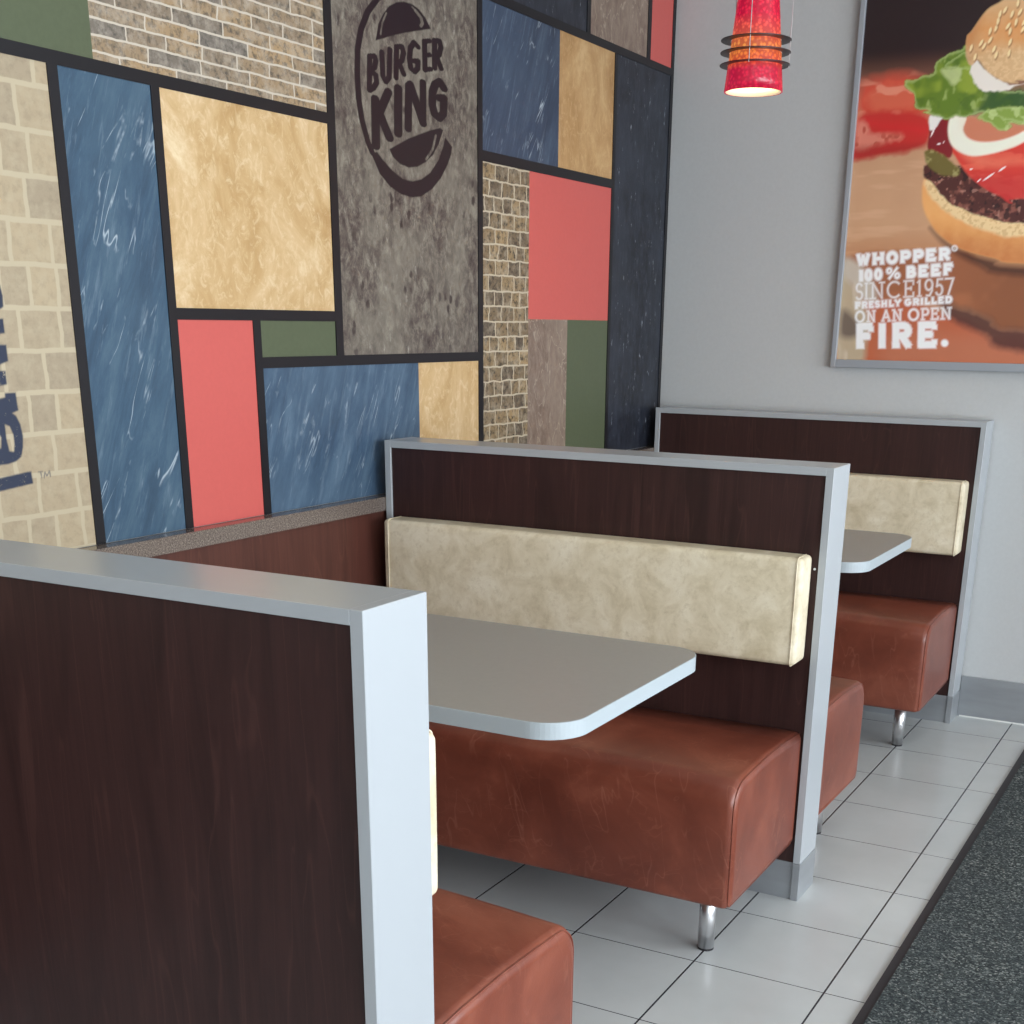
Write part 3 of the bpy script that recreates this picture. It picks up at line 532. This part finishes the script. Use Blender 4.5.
SZ0, SZ1, SD = .1465, .4451, .4471
def seat(yb, s, label, SD=.4471, crown=.012):
    """yb: the partition face the seat is fixed to; s: direction the seat looks"""
    t = thing('booth_bench', label, 'bench', (.65, yb + s * SD / 2, 0), 'brown leather booth benches')
    x0, x1 = .062, 1.251
    # section (depth from the partition, height): big soft front top edge
    def arc(cx, cz, r, a0, a1, n=7): return [(cx + r * math.cos(math.radians(a0 + (a1 - a0) * i / n)), cz + r * math.sin(math.radians(a0 + (a1 - a0) * i / n))) for i in range(n + 1)]
    R1, R2 = .058, .014
    sec = [(.002, SZ0 + .002)] + arc(SD - R2, SZ0 + R2, R2, -90, 0) + arc(SD + .002 - R1, SZ1 - R1, R1, 0, 90) + [(SD * .7, SZ1 + .005), (SD * .5, SZ1 + .009), (SD * .25, SZ1 + .007), (.002, SZ1)]
    bm = bmesh.new(); rings = []
    cd, cz = SD / 2, (SZ0 + SZ1) / 2
    re = .020; ends = [(re * (1 - math.cos(math.radians(q))), re * (1 - math.sin(math.radians(q)))) for q in (0, 18, 36, 54, 72, 90)]
    xs = [(x0 + e, i_) for e, i_ in ends] + [(x0 + re + (x1 - x0 - 2 * re) * i / 24, 0) for i in range(1, 24)] + [(x1 - e, i_) for e, i_ in reversed(ends)]
    for x, ins in xs:
        rg = []
        for d, z in sec:
            dd = d - ins * (1 if d > cd else -.1) if ins else d
            zz = z - ins * (1 if z > cz else -1) if ins else z
            if z > cz and d > .1: zz += crown * (1 - ((x - (x0 + x1) / 2) / ((x1 - x0) / 2)) ** 2) * min(1, (d - .1) / .2)
            rg.append(bm.verts.new((x, yb + s * dd, zz)))
        rings.append(rg)
    for A, B in zip(rings, rings[1:]):
        n = len(A)
        for i in range(n): bm.faces.new((A[i], A[(i + 1) % n], B[(i + 1) % n], B[i]))
    bm.faces.new(rings[0]); bm.faces.new(rings[-1])
    c = obj('seat_cushion', bm, 'brown_leather', t, True)
    c.data.polygons[-1].use_smooth = False; c.data.polygons[-2].use_smooth = False
    pts = [(x1 - .0055, yb + s * (d - (.0052 if d > cd else 0)), z - (.0048 if z > cz else -.0052)) for d, z in sec]
    obj('piping', tube(bmesh.new(), pts, .0016), 'brown_leather', c, True)
    for x in (1.17, .16):
        l = obj('leg', cyl(bmesh.new(), x, yb + s * .359, .006, SZ0 + .006, .0192), 'chrome', t, True)
        for p_ in l.data.polygons:
            if len(p_.vertices) > 4: p_.use_smooth = False
        obj('rubber_foot', cyl(bmesh.new(), x, yb + s * .359, 0, .0058, .0185), 'black_rubber', l)
    return t
seat(TH, 1, 'brown leather booth bench mostly hidden behind the nearest partition', .470, .022)
seat(P, -1, 'large brown leather booth bench under the nearer table, against the middle partition')
seat(P + TH, 1, 'brown leather booth bench peeking out behind the middle partition', .466)
seat(2 * P, -1, 'farthest brown leather booth bench, against the partition by the back wall')

def table(yc, label):
    t = thing('booth_table', label, 'table', (.62, yc, 0), 'grey booth tables')
    x0, x1, y0, y1 = .050, 1.1934, yc - .309, yc + .309
    def outline(r, e=0):
        pts = [(x0, y0 - e), ]
        for cx, cy, a0 in ((x1 - r, y0 + r, -90), (x1 - r, y1 - r, 0)):
            pts += [(cx + (r + e) * math.cos(math.radians(a0 + 90 * i / 14)), cy + (r + e) * math.sin(math.radians(a0 + 90 * i / 14))) for i in range(15)]
        return pts + [(x0, y1 + e)]
    r = .075
    o = obj('table_top', prism(bmesh.new(), outline(r), .7194, .7494), 'table_laminate', t)
    bm = bmesh.new(); A, B = outline(r, .0003), outline(r, .0023)
    lo = [[bm.verts.new((x, y, z)) for x, y in Q] for Q, z in ((A, .7496), (B, .7490), (B, .7198), (A, .7192))]
    for U_, V_ in zip(lo, lo[1:] + lo[:1]):
        for i in range(len(U_) - 1): bm.faces.new((U_[i], U_[i + 1], V_[i + 1], V_[i]))
    bm.faces.new([q[0] for q in lo]); bm.faces.new([q[-1] for q in lo])
    e = obj('edge_band', bm, 'edge_band', o)
    bm = cyl(bmesh.new(), .42, yc, .012, .705, .032)
    obj('column', bm, 'dark_metal', t, False)
    obj('base_plate', cyl(bmesh.new(), .42, yc, 0, .0118, .13), 'dark_metal', t)
    obj('top_bracket', box(.27, .57, yc - .12, yc + .12, .7052, .7193), 'dark_metal', t)
    return t
table((TH + P) / 2, 'nearer grey booth table with rounded corners and pale edge')
table((TH + P) / 2 + P, 'far grey booth table, partly hidden by the middle partition')

# ================================================================ FLOOR MAT
mat = thing('floor_mat', 'long dark speckled walk-off mat with black rubber edge on the tiles', 'mat', (2.5, -.3, 0))
mx0, mx1, my0, my1 = 1.5691, 3.7, -4.0, 3.45
obj('carpet', box(mx0 + .022, mx1 - .022, my0 + .022, my1 - .022, .0, .009), 'speckled_carpet', mat)
bm = bmesh.new()
bx(bm, mx0, mx0 + .0218, my0, my1, 0, .006); bx(bm, mx1 - .0218, mx1, my0, my1, 0, .006)
bx(bm, mx0 + .022, mx1 - .022, my0, my0 + .0218, 0, .006); bx(bm, mx0 + .022, mx1 - .022, my1 - .0218, my1, 0, .006)
obj('rubber_edge', bm, 'black_rubber', mat)

# ================================================================ PENDANT LAMP
lx, ly = .671, 2.765; z0 = 1.987; HS = .36
lamp = thing('pendant_lamp', 'lit red glass pendant lamp with three dark rings above the far table', 'lamp', (lx, ly, z0))
t = NT('red_glass_shade', .25, 0, .6)
sp = t.n('ShaderNodeSeparateXYZ', i_Vector=t.obj()); zf = t.math('DIVIDE', t.math('SUBTRACT', sp.outputs[2], z0), HS)
vo = t.n('ShaderNodeTexVoronoi', i_Vector=t.obj((1, 1, 1), (.5, .3, .6)), i_Scale=95.0)
pat = t.ramp(vo.outputs['Distance'], [(.15, 1), (.6, .35)])
t.base(t.mix(pat, col(96, 6, 20), col(170, 14, 36)))
t.bump(pat, .4, .002)
em = t.ramp(zf, [(0, (.60, .012, .07, 1)), (.14, (.68, .02, .08, 1)), (.20, (1.0, .22, .04, 1)), (.30, (1.0, .42, .08, 1)), (.40, (1.0, .20, .10, 1)), (.52, (.78, .015, .07, 1)), (1, (.45, .01, .03, 1))])
em = t.mix(t.ramp(vo.outputs['Distance'], [(.2, 0), (.6, .6)]), em, (.35, .0, .03, 1))
t.t.links.new(em, t.b.inputs['Emission Color']); t.b.inputs['Emission Strength'].default_value = .75
M['red_glass_shade'] = t.m
def rs(z): return .0825 - .108 * (z - z0)
prof = [(rs(z0 + HS * i / 12), z0 + HS * i / 12) for i in range(13)]
inner = [(r - .004, z) for r, z in prof]
shade = obj('lamp_shade', lathe(bmesh.new(), prof + inner[::-1], lx, ly, 56, closed=True), 'red_glass_shade', lamp, True)
t = NT('lamp_lining', .5); t.base(col(250, 235, 205)); t.b.inputs['Emission Color'].default_value = (1, .80, .52, 1); t.b.inputs['Emission Strength'].default_value = .55; M['lamp_lining'] = t.m
lin = [(r - .0045, z) for r, z in prof[:-1]]
obj('shade_lining', lathe(bmesh.new(), [(lin[0][0], z0 + .001)] + lin[1:] + [(q - .001, z) for q, z in lin[::-1]], lx, ly, 48, closed=True), 'lamp_lining', shade, True)
t = NT('lamp_bulb', .4); t.base(col(255, 244, 220)); t.b.inputs['Emission Color'].default_value = (1, .86, .6, 1); t.b.inputs['Emission Strength'].default_value = 7; M['lamp_bulb'] = t.m
bm = bmesh.new(); bmesh.ops.create_uvsphere(bm, u_segments=24, v_segments=14, radius=.03, matrix=Matrix.Translation((lx, ly, z0 + .13)))
obj('bulb', bm, 'lamp_bulb', lamp, True)
obj('cap', cyl(bmesh.new(), lx, ly, z0 + HS, z0 + HS + .05, .0445, .025), 'dark_metal', lamp)
bm = cyl(bmesh.new(), lx, ly, z0 + .155, z0 + HS, .014); obj('lamp_socket', bm, 'dark_metal', lamp)
ring_z = (z0 + .067, z0 + .098, z0 + .129)
for z in ring_z:
    r1 = rs(z) + .002
    obj('ring', lathe(bmesh.new(), [(r1, z - .0012), (.098, z - .0010), (.098, z + .0010), (r1, z + .0012)], lx, ly, 56, closed=True), 'dark_metal', lamp)
for a in (-80, 25, 150):
    ca, sa = math.cos(math.radians(a)), math.sin(math.radians(a))
    obj('wire', tube(bmesh.new(), [(lx + .095 * ca, ly + .095 * sa, ring_z[0] - .006), (lx + .096 * ca, ly + .096 * sa, z0 + .30), (lx + .05 * ca, ly + .05 * sa, z0 + .40)], .0012, 6), 'lamp_wire', lamp)
obj('cord', tube(bmesh.new(), [(lx, ly, z0 + HS + .04), (lx, ly, ZC - .02)], .003, 6), 'black_rubber', lamp)
obj('canopy', cyl(bmesh.new(), lx, ly, ZC - .025, ZC, .06), 'dark_metal', lamp)
pl = bpy.data.lights.new('pendant_bulb_light', 'POINT'); pl.energy = 1.2; pl.color = (1, .78, .5); pl.shadow_soft_size = .03
po = bpy.data.objects.new('pendant_bulb_light', pl); COL.objects.link(po); po.location = (lx, ly, z0 + .05)

# ================================================================ POSTER
px0, px1, pz0, pz1 = .681, 2.56, 1.2295, 2.70
FW_, FB, DP = .0185, .0275, .03
poster = thing('wall_poster', 'large framed burger poster on the grey back wall', 'poster', ((px0 + px1) / 2, YW, pz0))
bm = bmesh.new(); yb0, yb1 = YW - DP, YW - .001
bx(bm, px0, px0 + FW_, yb0, yb1, pz0, pz1, bev=.002); bx(bm, px1 - FW_, px1, yb0, yb1, pz0, pz1, bev=.002)
bx(bm, px0 + FW_, px1 - FW_, yb0, yb1, pz0, pz0 + FB, bev=.002); bx(bm, px0 + FW_, px1 - FW_, yb0, yb1, pz1 - FB, pz1, bev=.002)
obj('picture_frame', bm, 'poster_frame', poster)
step = .003
Xs = np.arange(px0 + FW_, px1 - FW_ + step, step); Xs = np.concatenate([Xs[Xs < 1.45], np.arange(1.45, px1 - FW_ + .006, .006)]); Xs[-1] = px1 - FW_
Zs = np.arange(pz0 + FB, pz1 - FB + step, step); Zs[-1] = pz1 - FB
X, Z = np.meshgrid(Xs, Zs)
rng = np.random.RandomState(7)
def vnoise(scale, seed, octv=3, sx_=1.0, sz_=1.0):
    r = np.random.RandomState(seed); out = np.zeros(X.shape); amp = 1.0; tot = 0
    for o in range(octv):
        g_ = r.rand(260, 260); u = X * scale * sx_ * 2 ** o % 258; w_ = Z * scale * sz_ * 2 ** o % 258
        i, j = u.astype(int), w_.astype(int); fu, fw = u - i, w_ - j; fu = fu * fu * (3 - 2 * fu); fw = fw * fw * (3 - 2 * fw)
        out += amp * (g_[i, j] * (1 - fu) * (1 - fw) + g_[i + 1, j] * fu * (1 - fw) + g_[i, j + 1] * (1 - fu) * fw + g_[i + 1, j + 1] * fu * fw); tot += amp; amp *= .55
    return out / tot
def C3(r, g, b): return np.array(col(r, g, b)[:3])
img = np.zeros(X.shape + (3,))
def lay(mask, c, a=1.0):
    global img
    if not isinstance(c, np.ndarray): c = C3(*c)
    m = (mask * a)[..., None]; img = img * (1 - m) + c * m
def ss(v, a, b):
    t = np.clip((v - a) / (b - a), 0, 1); return t * t * (3 - 2 * t)
n_lo, n_mid, n_hi = vnoise(9, 1), vnoise(40, 2), vnoise(120, 3, 2)
XC = 1.66; XM = XC - np.abs(X - XC)             # the burger is built about its own middle
PD = D['pol']
WARP = {'lett1': .010, 'lett2': .009, 'lett0': .006, 'lettL': .006, 'mayo': .009, 'mayo2': .004, 'patty': .007, 'pickle': .005, 'bunBc': .006, 'lett1d': .012, 'tomB': .006, 'tomA': .006, 'tomBf': .012, 'tomAc': .014, 'tomC': .003, 'board': .004, 'shad': .006}
wu, wv_ = vnoise(34, 41) - .5, vnoise(34, 42) - .5
def pm(k, soft=.004, mir=True, sm=True):
    q = WARP.get(k, 0) * 2
    pts = [tuple(p) for p in PD[k]]
    if sm: pts = catmull(pts, True, 4)
    return poly_mask((XM if mir else X) + wu * q, Z + wv_ * q, pts, soft)
img[:] = C3(42, 26, 30)
lay(ss(Z, 2.24, 2.12), (124, 82, 66)); lay(ss(Z, 2.14, 2.02), (186, 142, 110)); lay(ss(Z, 2.0, 1.8), (196, 152, 118))
lay(ss(Z, 1.72, 1.60), (184, 132, 96)); lay(n_lo * .25 * ss(Z, 2.1, 2.0), (150, 108, 80)); lay(ss(n_lo, .55, .8) * .4 * ss(Z, 2.3, 2.5), (72, 26, 34))
lay(ss(vnoise(30, 12, 3, .25, 1.5), .5, .8) * .3 * ss(Z, 2.0, 1.9), (214, 176, 142))
lay(pm('tomA', .022, False), (196, 74, 56)); lay(pm('tomAc', .015, False), (206, 104, 78), .6); lay(pm('tomA', .02, False) * ss(vnoise(26, 71, 2, .7, 1.6), .56, .74) * .6, (222, 150, 124))
lay(pm('tomB', .010, False), (186, 46, 42)); lay(pm('tomBf', .010, False), (210, 134, 114), .75); lay(pm('tomBf', .01, False) * ss(vnoise(44, 73, 2), .55, .7) * .8, (168, 58, 44)); lay(pm('tomB', .01, False) * ss(Z, 1.965, 1.935) * .5, (140, 34, 34)); lay(pm('tomBd', .012, False), (196, 40, 42), .8)
lay(pm('low', .012, False), (176, 92, 62)); lay(ss(Z, 1.40, 1.30) * ss(X, .80, .9), (178, 106, 78)); 
lay(pm('board', .010, False), (152, 92, 62)); lay(pm('board', .010, False) * ss(X, .98, 1.3) * .6, (124, 76, 50)); lay(pm('board', .01, False) * ss(n_lo, .5, .8) * .45, (176, 110, 74))
lay(pm('shad', .014, False), (74, 40, 42), .85); lay(pm('bshad', .012), (70, 36, 30), .85)
lay(pm('beige', .014, False), (176, 158, 132)); lay(pm('whiteA', .012, False), (186, 174, 160)); lay(pm('dk', .014, False), (92, 78, 74), .8)
lay(pm('beige', .012, False) * ss(vnoise(22, 15, 2, 1.2, .5), .5, .7) * .6, (212, 202, 186))
b = pm('bunB', .004); lay(b, (222, 158, 94))
zr = Z + .10 * (XM - 1.05)                        # the loaf falls towards the middle
lay(b * ss(zr, 1.73, 1.62) * .9, (184, 106, 56)); lay(b * n_mid * .25, (236, 190, 130)); lay(pm('bunBc', .006), (226, 196, 148)); lay(pm('bunBc', .006) * ss(n_hi, .5, .7) * .6, (196, 158, 108))
lay(pm('tomBd', .01, False) * 0, (0, 0, 0))
pa = pm('patty', .003); lay(pa, (84, 42, 40)); lay(pa * ss(n_mid, .5, .68) * .85, (138, 84, 72)); lay(pa * ss(vnoise(60, 21, 2), .6, .7) * .8, (46, 22, 26)); lay(pa * ss(vnoise(70, 22, 2), .70, .8) * .5, (190, 140, 124))
tm = pm('tomC', .004); lay(tm, (204, 58, 48)); lay(tm * ss(vnoise(26, 61, 3, .6, 1.5), .5, .7) * .5, (226, 104, 82)); lay(pm('tomCl', .012), (222, 112, 88), .75); lay(tm * ss(Z, 1.87, 1.82), (184, 40, 46), .7)
lay(pm('innt', .006), (196, 120, 92)); lay(pm('ketch', .003), (128, 28, 36)); lay(pm('mayo2', .003), (224, 220, 214))
pk = pm('pickle', .004); lay(pk, (112, 100, 50)); lay(pk * ss(n_mid, .5, .7) * .7, (166, 158, 104))
on = pm('onion', .0035); lay(on, (232, 222, 202)); lay(on * ss(n_lo, .5, .8) * .5, (212, 194, 166)); lay(pm('onion', .008) * on * .35, (244, 238, 226))
l0 = pm('lett0', .004); lay(l0, (74, 108, 46)); l1 = pm('lett1', .0035); lay(l1, (96, 124, 38)); lay(l1 * ss(vnoise(14, 51), .45, .7), (134, 152, 52)); lay(l1 * ss(vnoise(34, 52, 3, 1.1, .8), .62, .8) * .5, (178, 192, 120)); lay(l1 * ss(vnoise(26, 53, 3, .8, 1.2), .58, .75) * .4, (58, 92, 34)); lay(pm('lett1d', .012), (50, 86, 46), .85)
lay(l1 * ss(vnoise(18, 31, 3), .58, .74) * .5, (70, 102, 34))
lay(pm('lettL', .005), (182, 194, 134), .8); l2 = pm('lett2', .004); lay(l2, (128, 152, 66)); lay(l2 * ss(n_mid, .5, .66) * .7, (184, 200, 132))
for k, mm in (('lett1', l1), ('lett2', l2), ('lett0', l0)):                # pale leaf rims
    lay(mm * (1 - pm(k, .010)) * 2.0 * (mm > .5), (186, 202, 140), .55)
lay(pm('mayo', .003), (224, 216, 206)); 
bt = pm('bunT', .0035); lay(bt, (204, 164, 118)); lay(bt * ss(Z, 2.19, 2.25) * (1 - ss(Z, 2.27, 2.36)), (208, 138, 76), .95); lay(bt * ss(Z, 2.235, 2.20) * ss(n_hi, .45, .6) * .5, (224, 190, 146)); lay(bt * ss(Z, 2.34, 2.44), (206, 176, 140)); lay(bt * n_mid * .35, (216, 186, 144)); lay(bt * ss(XM, 1.10, 1.05) * .3, (150, 96, 56))
def blob(x, z, a, w, l, c, al=1.0):
    ca, sa = math.cos(a), math.sin(a)
    for sg in (0, 1):
        xx = x if not sg else 2 * XC - x; s_ = -1 if sg else 1
        dx, dz = (X - xx) * s_, Z - z; u = dx * ca + dz * sa; v_ = -dx * sa + dz * ca
        lay(np.clip((1.25 - np.hypot(u / l, v_ / w)) / .5, 0, 1), c, al)
sd = [tuple(p) for p in D['seeds']] + [(1.24 + .44 * rng.rand(), 2.24 + .32 * rng.rand()) for _ in range(60)]
for i, (x, z) in enumerate(sd):
    if z > 2.40 + .6 * (x - 1.21): continue
    a = 1.0 + .5 * rng.rand() if i < 22 else .4 + 1.6 * rng.rand()
    blob(x + .002, z - .004, a, .0055, .0125, (150, 96, 58), .7); blob(x, z, a, .0042, .0105, (232, 206, 158))
for x, z, a, w, l in [(.962, 1.985, 1.2, .003, .018), (.985, 1.945, .2, .003, .006), (1.0, 1.95, 1, .002, .004), (1.16, 1.84, .6, .003, .02), (1.13, 1.83, .7, .0025, .008), (1.10, 1.865, .2, .0025, .005), (1.20, 1.862, .6, .003, .013)]:
    blob(x, z, a, w, l, (238, 214, 214))
# lettering, drawn in the block's own slightly tilted frame (units of a thousandth of its width)
T = D['txt']; T0 = np.array(T[0]); A_ = np.linalg.inv(np.array([(np.array(T[1]) - T0) / 1000, (np.array(T[2]) - T0) / 1000]).T)
TU = A_[0, 0] * (X - T0[0]) + A_[0, 1] * (Z - T0[1]); TV = A_[1, 0] * (X - T0[0]) + A_[1, 1] * (Z - T0[1])
def arcp(cx, cy, rx, ry, a0, a1, n=14): return [(cx + rx * math.cos(math.radians(a0 + (a1 - a0) * i / n)), cy + ry * math.sin(math.radians(a0 + (a1 - a0) * i / n))) for i in range(n + 1)]
GL = {  # strokes in a unit cell, y up; S marks the slab serifs
 'W': [[(.08, 1), (.3, 0), (.5, .9), (.7, 0), (.92, 1)], 'S', [(0, 1), (.26, 1)], [(.74, 1), (1, 1)]],
 'H': [[(.2, 0), (.2, 1)], [(.8, 0), (.8, 1)], [(.2, .5), (.8, .5)], 'S', [(.02, 1), (.38, 1)], [(.62, 1), (.98, 1)], [(.02, 0), (.38, 0)], [(.62, 0), (.98, 0)]],
 'O': [arcp(.5, .5, .42, .5, 0, 360, 24)], 'P': [[(.22, 0), (.22, 1)], [(.22, 1), (.6, 1)] + arcp(.6, .72, .3, .28, 90, -90, 8) + [(.22, .44)], 'S', [(.0, 1), (.3, 1)], [(0, 0), (.48, 0)]],
 'E': [[(.2, 0), (.2, 1)], [(.2, 1), (.88, 1)], [(.2, .52), (.7, .52)], [(.2, 0), (.9, 0)], 'S', [(0, 1), (.3, 1)], [(0, 0), (.3, 0)], [(.9, 1), (.9, .76)], [(.92, 0), (.92, .26)], [(.7, .42), (.7, .62)]],
 'F': [[(.22, 0), (.22, 1)], [(.22, 1), (.9, 1)], [(.22, .5), (.72, .5)], 'S', [(0, 1), (.3, 1)], [(0, 0), (.5, 0)], [(.92, 1), (.92, .72)], [(.72, .38), (.72, .62)]],
 'R': [[(.2, 0), (.2, 1)], [(.2, 1), (.56, 1)] + arcp(.56, .74, .28, .26, 90, -90, 8) + [(.2, .48)], [(.5, .48), (.84, 0)], 'S', [(0, 1), (.3, 1)], [(0, 0), (.42, 0)], [(.74, 0), (1, 0)]],
 'B': [[(.2, 0), (.2, 1)], [(.2, 1), (.55, 1)] + arcp(.55, .76, .26, .24, 90, -90, 8) + [(.2, .52)], [(.2, .52), (.6, .52)] + arcp(.6, .26, .3, .26, 90, -90, 8) + [(.2, 0)], 'S', [(0, 1), (.3, 1)], [(0, 0), (.3, 0)]],
 'S': [arcp(.5, .74, .36, .26, 30, 270, 12) + arcp(.5, .25, .38, .25, 90, -150, 12)],
 'I': [[(.5, 0), (.5, 1)], 'S', [(.12, 1), (.88, 1)], [(.12, 0), (.88, 0)]],
 'N': [[(.2, 0), (.2, 1)], [(.2, 1), (.82, 0)], [(.82, 0), (.82, 1)], 'S', [(0, 1), (.26, 1)], [(0, 0), (.4, 0)], [(.64, 1), (1, 1)]],
 'C': [arcp(.52, .5, .44, .5, 48, 312, 20)], 'G': [arcp(.5, .5, .42, .5, 50, 350, 20) + [(.92, .42), (.6, .42)]],
 'L': [[(.22, 0), (.22, 1)], [(.22, 0), (.9, 0)], 'S', [(0, 1), (.44, 1)], [(0, 0), (.3, 0)], [(.92, 0), (.92, .3)]],
 'Y': [[(.1, 1), (.5, .45), (.9, 1)], [(.5, .45), (.5, 0)], 'S', [(0, 1), (.26, 1)], [(.74, 1), (1, 1)], [(.3, 0), (.7, 0)]],
 'D': [[(.2, 0), (.2, 1)], [(.2, 1), (.5, 1)] + arcp(.5, .5, .4, .5, 90, -90, 12) + [(.2, 0)], 'S', [(0, 1), (.3, 1)], [(0, 0), (.3, 0)]],
 'A': [[(.1, 0), (.5, 1), (.9, 0)], [(.25, .35), (.75, .35)], 'S', [(0, 0), (.3, 0)], [(.7, 0), (1, 0)]],
 '1': [[(.5, 0), (.5, 1)], 'S', [(.2, .86), (.5, 1)], [(.2, 0), (.8, 0)]],
 '0': [arcp(.5, .5, .4, .5, 0, 360, 20)], '9': [arcp(.5, .68, .4, .32, 0, 360, 18), [(.9, .68), (.86, .3), (.6, 0), (.25, .02)]],
 '5': [[(.85, 1), (.25, 1), (.18, .56)] + arcp(.46, .32, .4, .32, 120, -150, 12)], '7': [[(.05, 1), (.92, 1), (.4, 0)]],
 '%': [arcp(.2, .76, .15, .22, 0, 360, 12), arcp(.8, .24, .15, .22, 0, 360, 12), [(.2, 0), (.8, 1)]],
}
TEXT = [
 ('W', 142, 268, 35, 1), ('H', 272, 402, 35, 1), ('O', 405, 508, 35, 1), ('P', 514, 620, 35, 1), ('P', 624, 728, 35, 1), ('E', 732, 834, 35, 1), ('R', 840, 952, 35, 1),
 ('1', 160, 216, 35, 2), ('0', 218, 288, 33, 2), ('0', 300, 374, 33, 2), ('%', 404, 530, 19, 2), ('B', 572, 664, 35, 2), ('E', 672, 772, 35, 2), ('E', 778, 874, 35, 2), ('F', 882, 974, 35, 2),
 ('S', 136, 208, 9, 3), ('I', 214, 254, 9, 3), ('N', 262, 396, 9, 3), ('C', 408, 544, 10, 3), ('E', 556, 652, 9, 3), ('1', 664, 724, 9, 3), ('9', 734, 812, 9, 3), ('5', 826, 898, 9, 3), ('7', 904, 984, 9, 3),
 ('F', 130, 188, 20, 4), ('R', 190, 250, 20, 4), ('E', 252, 304, 20, 4), ('S', 308, 356, 20, 4), ('H', 360, 424, 20, 4), ('L', 428, 478, 20, 4), ('Y', 478, 540, 20, 4),
 ('G', 568, 628, 20, 4), ('R', 634, 698, 20, 4), ('I', 700, 732, 20, 4), ('L', 736, 788, 20, 4), ('L', 792, 844, 20, 4), ('E', 848, 904, 20, 4), ('D', 908, 972, 20, 4),
 ('O', 132, 226, 15, 5), ('N', 234, 320, 13, 5), ('A', 366, 452, 13, 5), ('N', 458, 552, 13, 5), ('O', 596, 698, 15, 5), ('P', 706, 782, 13, 5), ('E', 790, 864, 13, 5), ('N', 872, 970, 13, 5),
 ('F', 128, 306, 62, 6), ('I', 318, 434, 62, 6), ('R', 446, 646, 62, 6), ('E', 668, 858, 62, 6)]
LINES = {1: (219, 140, -.0705, 104), 2: (348, 160, -.082, 100), 3: (502, 140, -.07, 138), 4: (580, 130, -.082, 60), 5: (697, 130, -.062, 100), 6: (922, 130, -.052, 216)}
tm_ = np.zeros(X.shape)
win = (TU > 100) & (TU < 1040) & (TV > 0) & (TV < 960)
tu, tv = TU[win], TV[win]; acc = np.zeros(tu.shape)
def pen(a, b, wd, butt):
    ax, ay = a; dx, dy = b[0] - ax, b[1] - ay; L = math.hypot(dx, dy)
    if L < .5: return 0
    ux, uy = dx / L, dy / L
    s = (tu - ax) * ux + (tv - ay) * uy; n_ = np.abs((tu - ax) * uy - (tv - ay) * ux); e = wd * .5
    d = np.maximum(np.maximum(-s, s - L) - (0 if butt else e * .6), n_ - e) if True else 0
    return np.clip(.5 - d / 22, 0, 1)
for ch, u0, u1, wd, ln in TEXT:
    b0, ub, sl, hh = LINES[ln]; i0 = wd * .5
    serif = False
    for st_ in GL[ch]:
        if st_ == 'S': serif = True; continue
        w2 = wd * (.8 if serif else 1.0)
        pts = []
        for a, b_ in st_:
            u = u0 + i0 * .6 + a * (u1 - u0 - i0 * 1.2); v0 = b0 + sl * (u - ub); pts.append((u, v0 - i0 * .8 - b_ * (hh - i0 * 1.6)))
        for a, b_ in zip(pts, pts[1:]): acc = np.maximum(acc, pen(a, b_, w2, serif))
acc = np.maximum(acc, np.clip(.5 - (np.hypot(tu - 916, tv - 846) - 29) / 22, 0, 1))
acc = np.maximum(acc, np.clip(.5 - (np.abs(np.hypot(tu - 980, tv - 66) - 19) - 4) / 20, 0, 1)); acc = np.maximum(acc, .6 * np.clip(.5 - (np.hypot(tu - 980, tv - 66) - 7) / 20, 0, 1))
tm_[win] = acc
lay(tm_, (240, 242, 246))
t = NT('poster_print', .28, 0, .5)
a = t.n('ShaderNodeAttribute', attribute_name='print'); t.base(a.outputs['Color']); M['poster_print'] = t.m
nz_, nx_ = X.shape; co = np.stack([X.ravel(), np.full(X.size, YW - .018), Z.ravel()], 1); ii = np.arange(nx_ * nz_).reshape(nz_, nx_)
F = np.stack([ii[:-1, :-1].ravel(), ii[:-1, 1:].ravel(), ii[1:, 1:].ravel(), ii[1:, :-1].ravel()], 1)
img = img * (1 + .28 * ss(img.max(2), .05, .3))[..., None]
val = np.concatenate([np.clip(img, 0, 1).reshape(-1, 3), np.ones((X.size, 1))], 1)
grid_mesh('printed_sheet', co, F, 'poster_print', poster, val)
obj('backing_board', box(px0 + FW_, px1 - FW_, YW - .0175, YW - .002, pz0 + FB, pz1 - FB), 'white_trim', poster)
